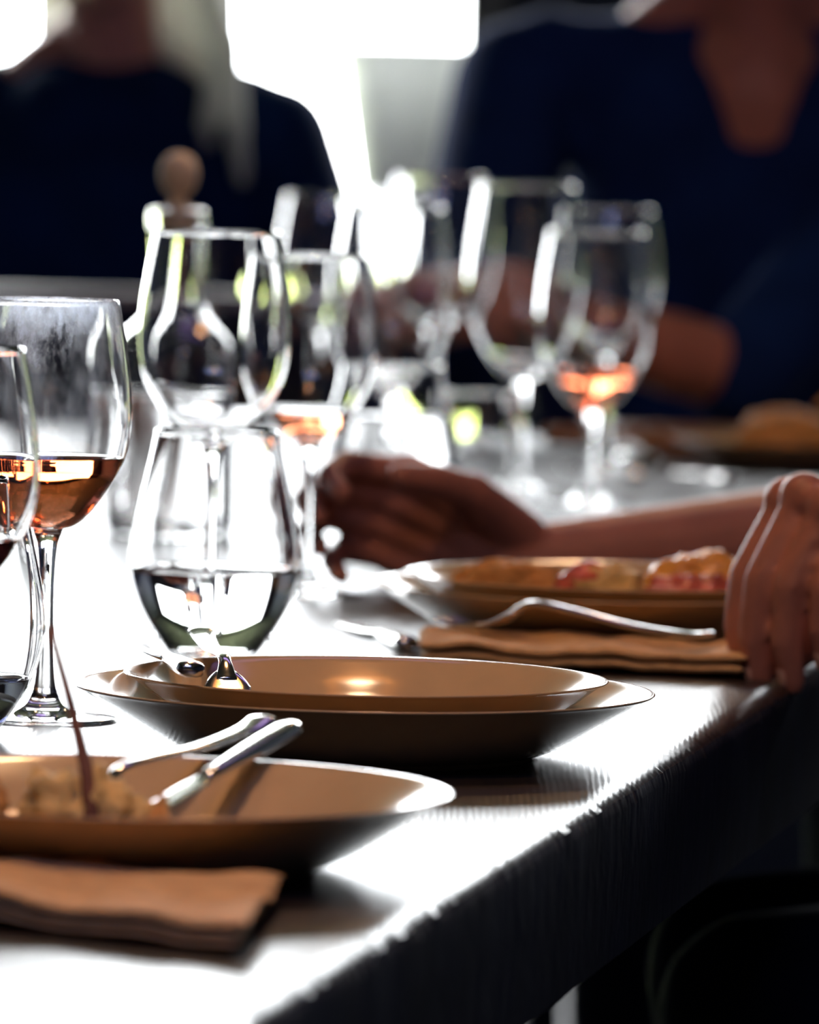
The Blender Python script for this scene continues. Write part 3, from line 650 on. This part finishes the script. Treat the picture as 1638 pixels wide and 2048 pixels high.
    ellipsoid(hb, hd-f*0.014+Zv*0.048, (0.104, 0.088, 0.098), Rz)
    if hair == 'long':
        for s in (-1, 1):
            ellipsoid(hb, hd+r*s*0.070-f*0.02-Zv*0.03, (0.05, 0.025, 0.09), Rz)
        for j in range(9):      # locks falling over one shoulder and down the back
            a = j/8
            capsule(hb, hd - r*(0.082+0.012*math.sin(j*2.1)) - f*(0.05-0.09*a) - Zv*0.02, 0.016, hd - r*(0.104+0.02*a) - f*(0.05-0.10*a) - Zv*(0.16), 0.017)
            capsule(hb, hd - r*(0.104+0.02*a) - f*(0.05-0.10*a) - Zv*0.16, 0.017, hd - r*(0.120+0.028*math.sin(j*1.7)) - f*(0.04-0.13*a) - Zv*(0.27+0.03*math.sin(j*3.3)), 0.008)
        for q in (0.050, 0.065, 0.080, 0.095): capsule(hb, hd - r*q - f*0.02 + Zv*0.02, 0.034, hd - r*(q+0.012) - f*0.02 - Zv*0.20, 0.030)
        for j in range(7): capsule(hb, hd - f*0.07 + r*(j-3)*0.022, 0.02, hd - f*0.085 + r*(j-3)*0.024 - Zv*0.22, 0.012)
    hm = M['hairf'] if hair == 'long' else M['hairb']
    fuse('hair', hb, hm, 0.006, t, 3)
    return t
M['nail'] = mat('fingernail', (0.62, 0.36, 0.28), 0.25, noise_amt=0.05, nscale=40)

relaxed = [(0.35, 0.45, 0.3)]*4
# the blonde-haired person beyond the table, on the left
person('person in a dark sweater with long light hair over one shoulder, silhouetted against the doorway', (-0.325, 8.22), (0, -1),
       [((-0.60, 8.10, 0.76), (-0.50, 7.93, 0.63), dict(f=(0.3, -1, -0.1), n=(0, 0, 1), curls=relaxed)),
        ((-0.055, 8.10, 0.76), (-0.16, 7.93, 0.63), dict(f=(-0.3, -1, -0.1), n=(0, 0, 1), curls=relaxed))],
       M['skin'], M['blackc'], 'long', sh_z=1.045, sh_half=0.175, sleeve=(0.9, 0.9))
# the person in navy at the far right
person('person in a navy jacket leaning on clasped hands at the far right of the table', (0.318, 7.54), (0, -1),
       [((0.035, 7.19, 0.815), (-0.005, 7.04, 0.862), dict(f=(0.55, -0.55, 0.15), n=(-0.55, -0.6, 0.45), curls=[(0.7, 0.9, 0.6)]*4, k=0.95)),
        ((0.300, 7.12, 0.812), (0.085, 7.02, 0.872), dict(f=(-0.9, -0.3, 0.05), n=(0.1, -0.6, 0.75), curls=[(0.5, 0.8, 0.5)]*4, k=0.95))],
       M['skin'], M['navy'], 'short', sh_z=1.115, sh_half=0.224, lean=0.10, sleeve=(0.9, 0.0), neck_open=0.2)
# the diner at the right side: body outside the frame, both hands in it
person('diner at the right edge, forearm across the table, hand on a wine glass stem', (0.66, 4.86), (-1, 0),
       [((0.345, 5.20, 0.790), (0.078, 5.135, 0.768), dict(k=1.06, f=(-0.90, -0.03, 0.31), n=(0.30, 0.93, 0.28), curls=[(0.45, 0.85, 0.75), (0.45, 0.85, 0.75), (0.45, 0.85, 0.75), (0.45, 0.9, 0.7)], spread=0.0, tc=0.15, to=0.65)),
        ((0.550, 4.46, 0.80), (0.308, 4.480, 0.794), dict(f=(-0.74, -0.40, 0.52), n=(0.5, 0.15, 0.85), curls=[(1.62, 0.42, 0.30), (1.66, 0.40, 0.28), (1.68, 0.42, 0.28), (1.66, 0.46, 0.30)], spread=0.0, tc=0.2, to=2.2, k=1.14))],
       M['skin'], M['navy'], 'short', sh_z=1.03, sh_half=0.17, lean=0.15, voxel=0.003, sleeve=(0.0, 0.25))

# ------------------------------------------------------------------ seats
def chair(x, y, rz, lab):
    t = thing('dining_chair', lab, 'chair', (x, y, 0), rz, 'chairs around the table')
    obj('seat', bx((0, 0, 0.405), (0.42, 0.40, 0.035), bevel=0.01), M['sidewood'], t, smooth=False)
    for sx in (-1, 1):
        for sy in (-1, 1): obj('leg', bx((sx*0.18, sy*0.17, 0.194), (0.035, 0.035, 0.387), bevel=0.004), M['sidewood'], t, smooth=False)
        obj('back_post', bx((sx*0.18, 0.19, 0.63), (0.03, 0.03, 0.40), bevel=0.004), M['sidewood'], t, smooth=False)
    obj('backrest', bx((0, 0.19, 0.76), (0.40, 0.022, 0.12), bevel=0.006), M['sidewood'], t, smooth=False)
chair(-0.325, 8.27, 0, 'dark chair under the blonde-haired person'); chair(0.318, 7.59, 0, 'dark chair under the person in the navy jacket')
chair(0.71, 4.86, -PI/2, 'dark chair under the diner at the right side of the table')
t = thing('bench', 'dark wooden bench with a grey top rail, beyond the left end of the table', 'bench', (-0.72, 7.60, 0))
obj('top_rail', bx((0, 0, 0.853), (1.36, 0.06, 0.014), rz=0, bevel=0.004), M['rail'], t, smooth=False, label='grey painted top rail')
obj('back_panel', bx((0, 0, 0.645), (1.30, 0.022, 0.39), bevel=0.003), M['sidewood'], t, smooth=False)
obj('seat', bx((0, -0.17, 0.44), (1.34, 0.32, 0.035), bevel=0.006), M['sidewood'], t, smooth=False)
for sx in (-0.62, 0.62):
    obj('leg', bx((sx, -0.30, 0.21), (0.05, 0.05, 0.42), bevel=0.004), M['sidewood'], t, smooth=False)
    obj('leg', bx((sx, 0.0, 0.422), (0.045, 0.045, 0.844), bevel=0.004), M['sidewood'], t, smooth=False)
# bucket on a pedestal in front of the doorway
t = thing('ice_bucket_stand', 'pale grey bucket on a slim stand in front of the bright doorway', 'bucket', (-0.018, 9.1, 0))
BZ = 0.93
obj('bucket', lathe([(0, BZ), (0.046, BZ), (0.050, BZ+0.004), (0.073, BZ+0.150), (0.075, BZ+0.158), (0.084, BZ+0.162), (0.085, BZ+0.172), (0.080, BZ+0.175), (0.071, BZ+0.165), (0.047, BZ+0.008), (0, BZ+0.006)], 64), M['pot'], t)
obj('stand', lathe([(0, 0), (0.13, 0), (0.13, 0.012), (0.02, 0.03), (0.009, 0.06), (0.009, BZ-0.03), (0.03, BZ-0.008), (0.045, BZ-0.002), (0, BZ-0.002)], 48), M['rail'], t)
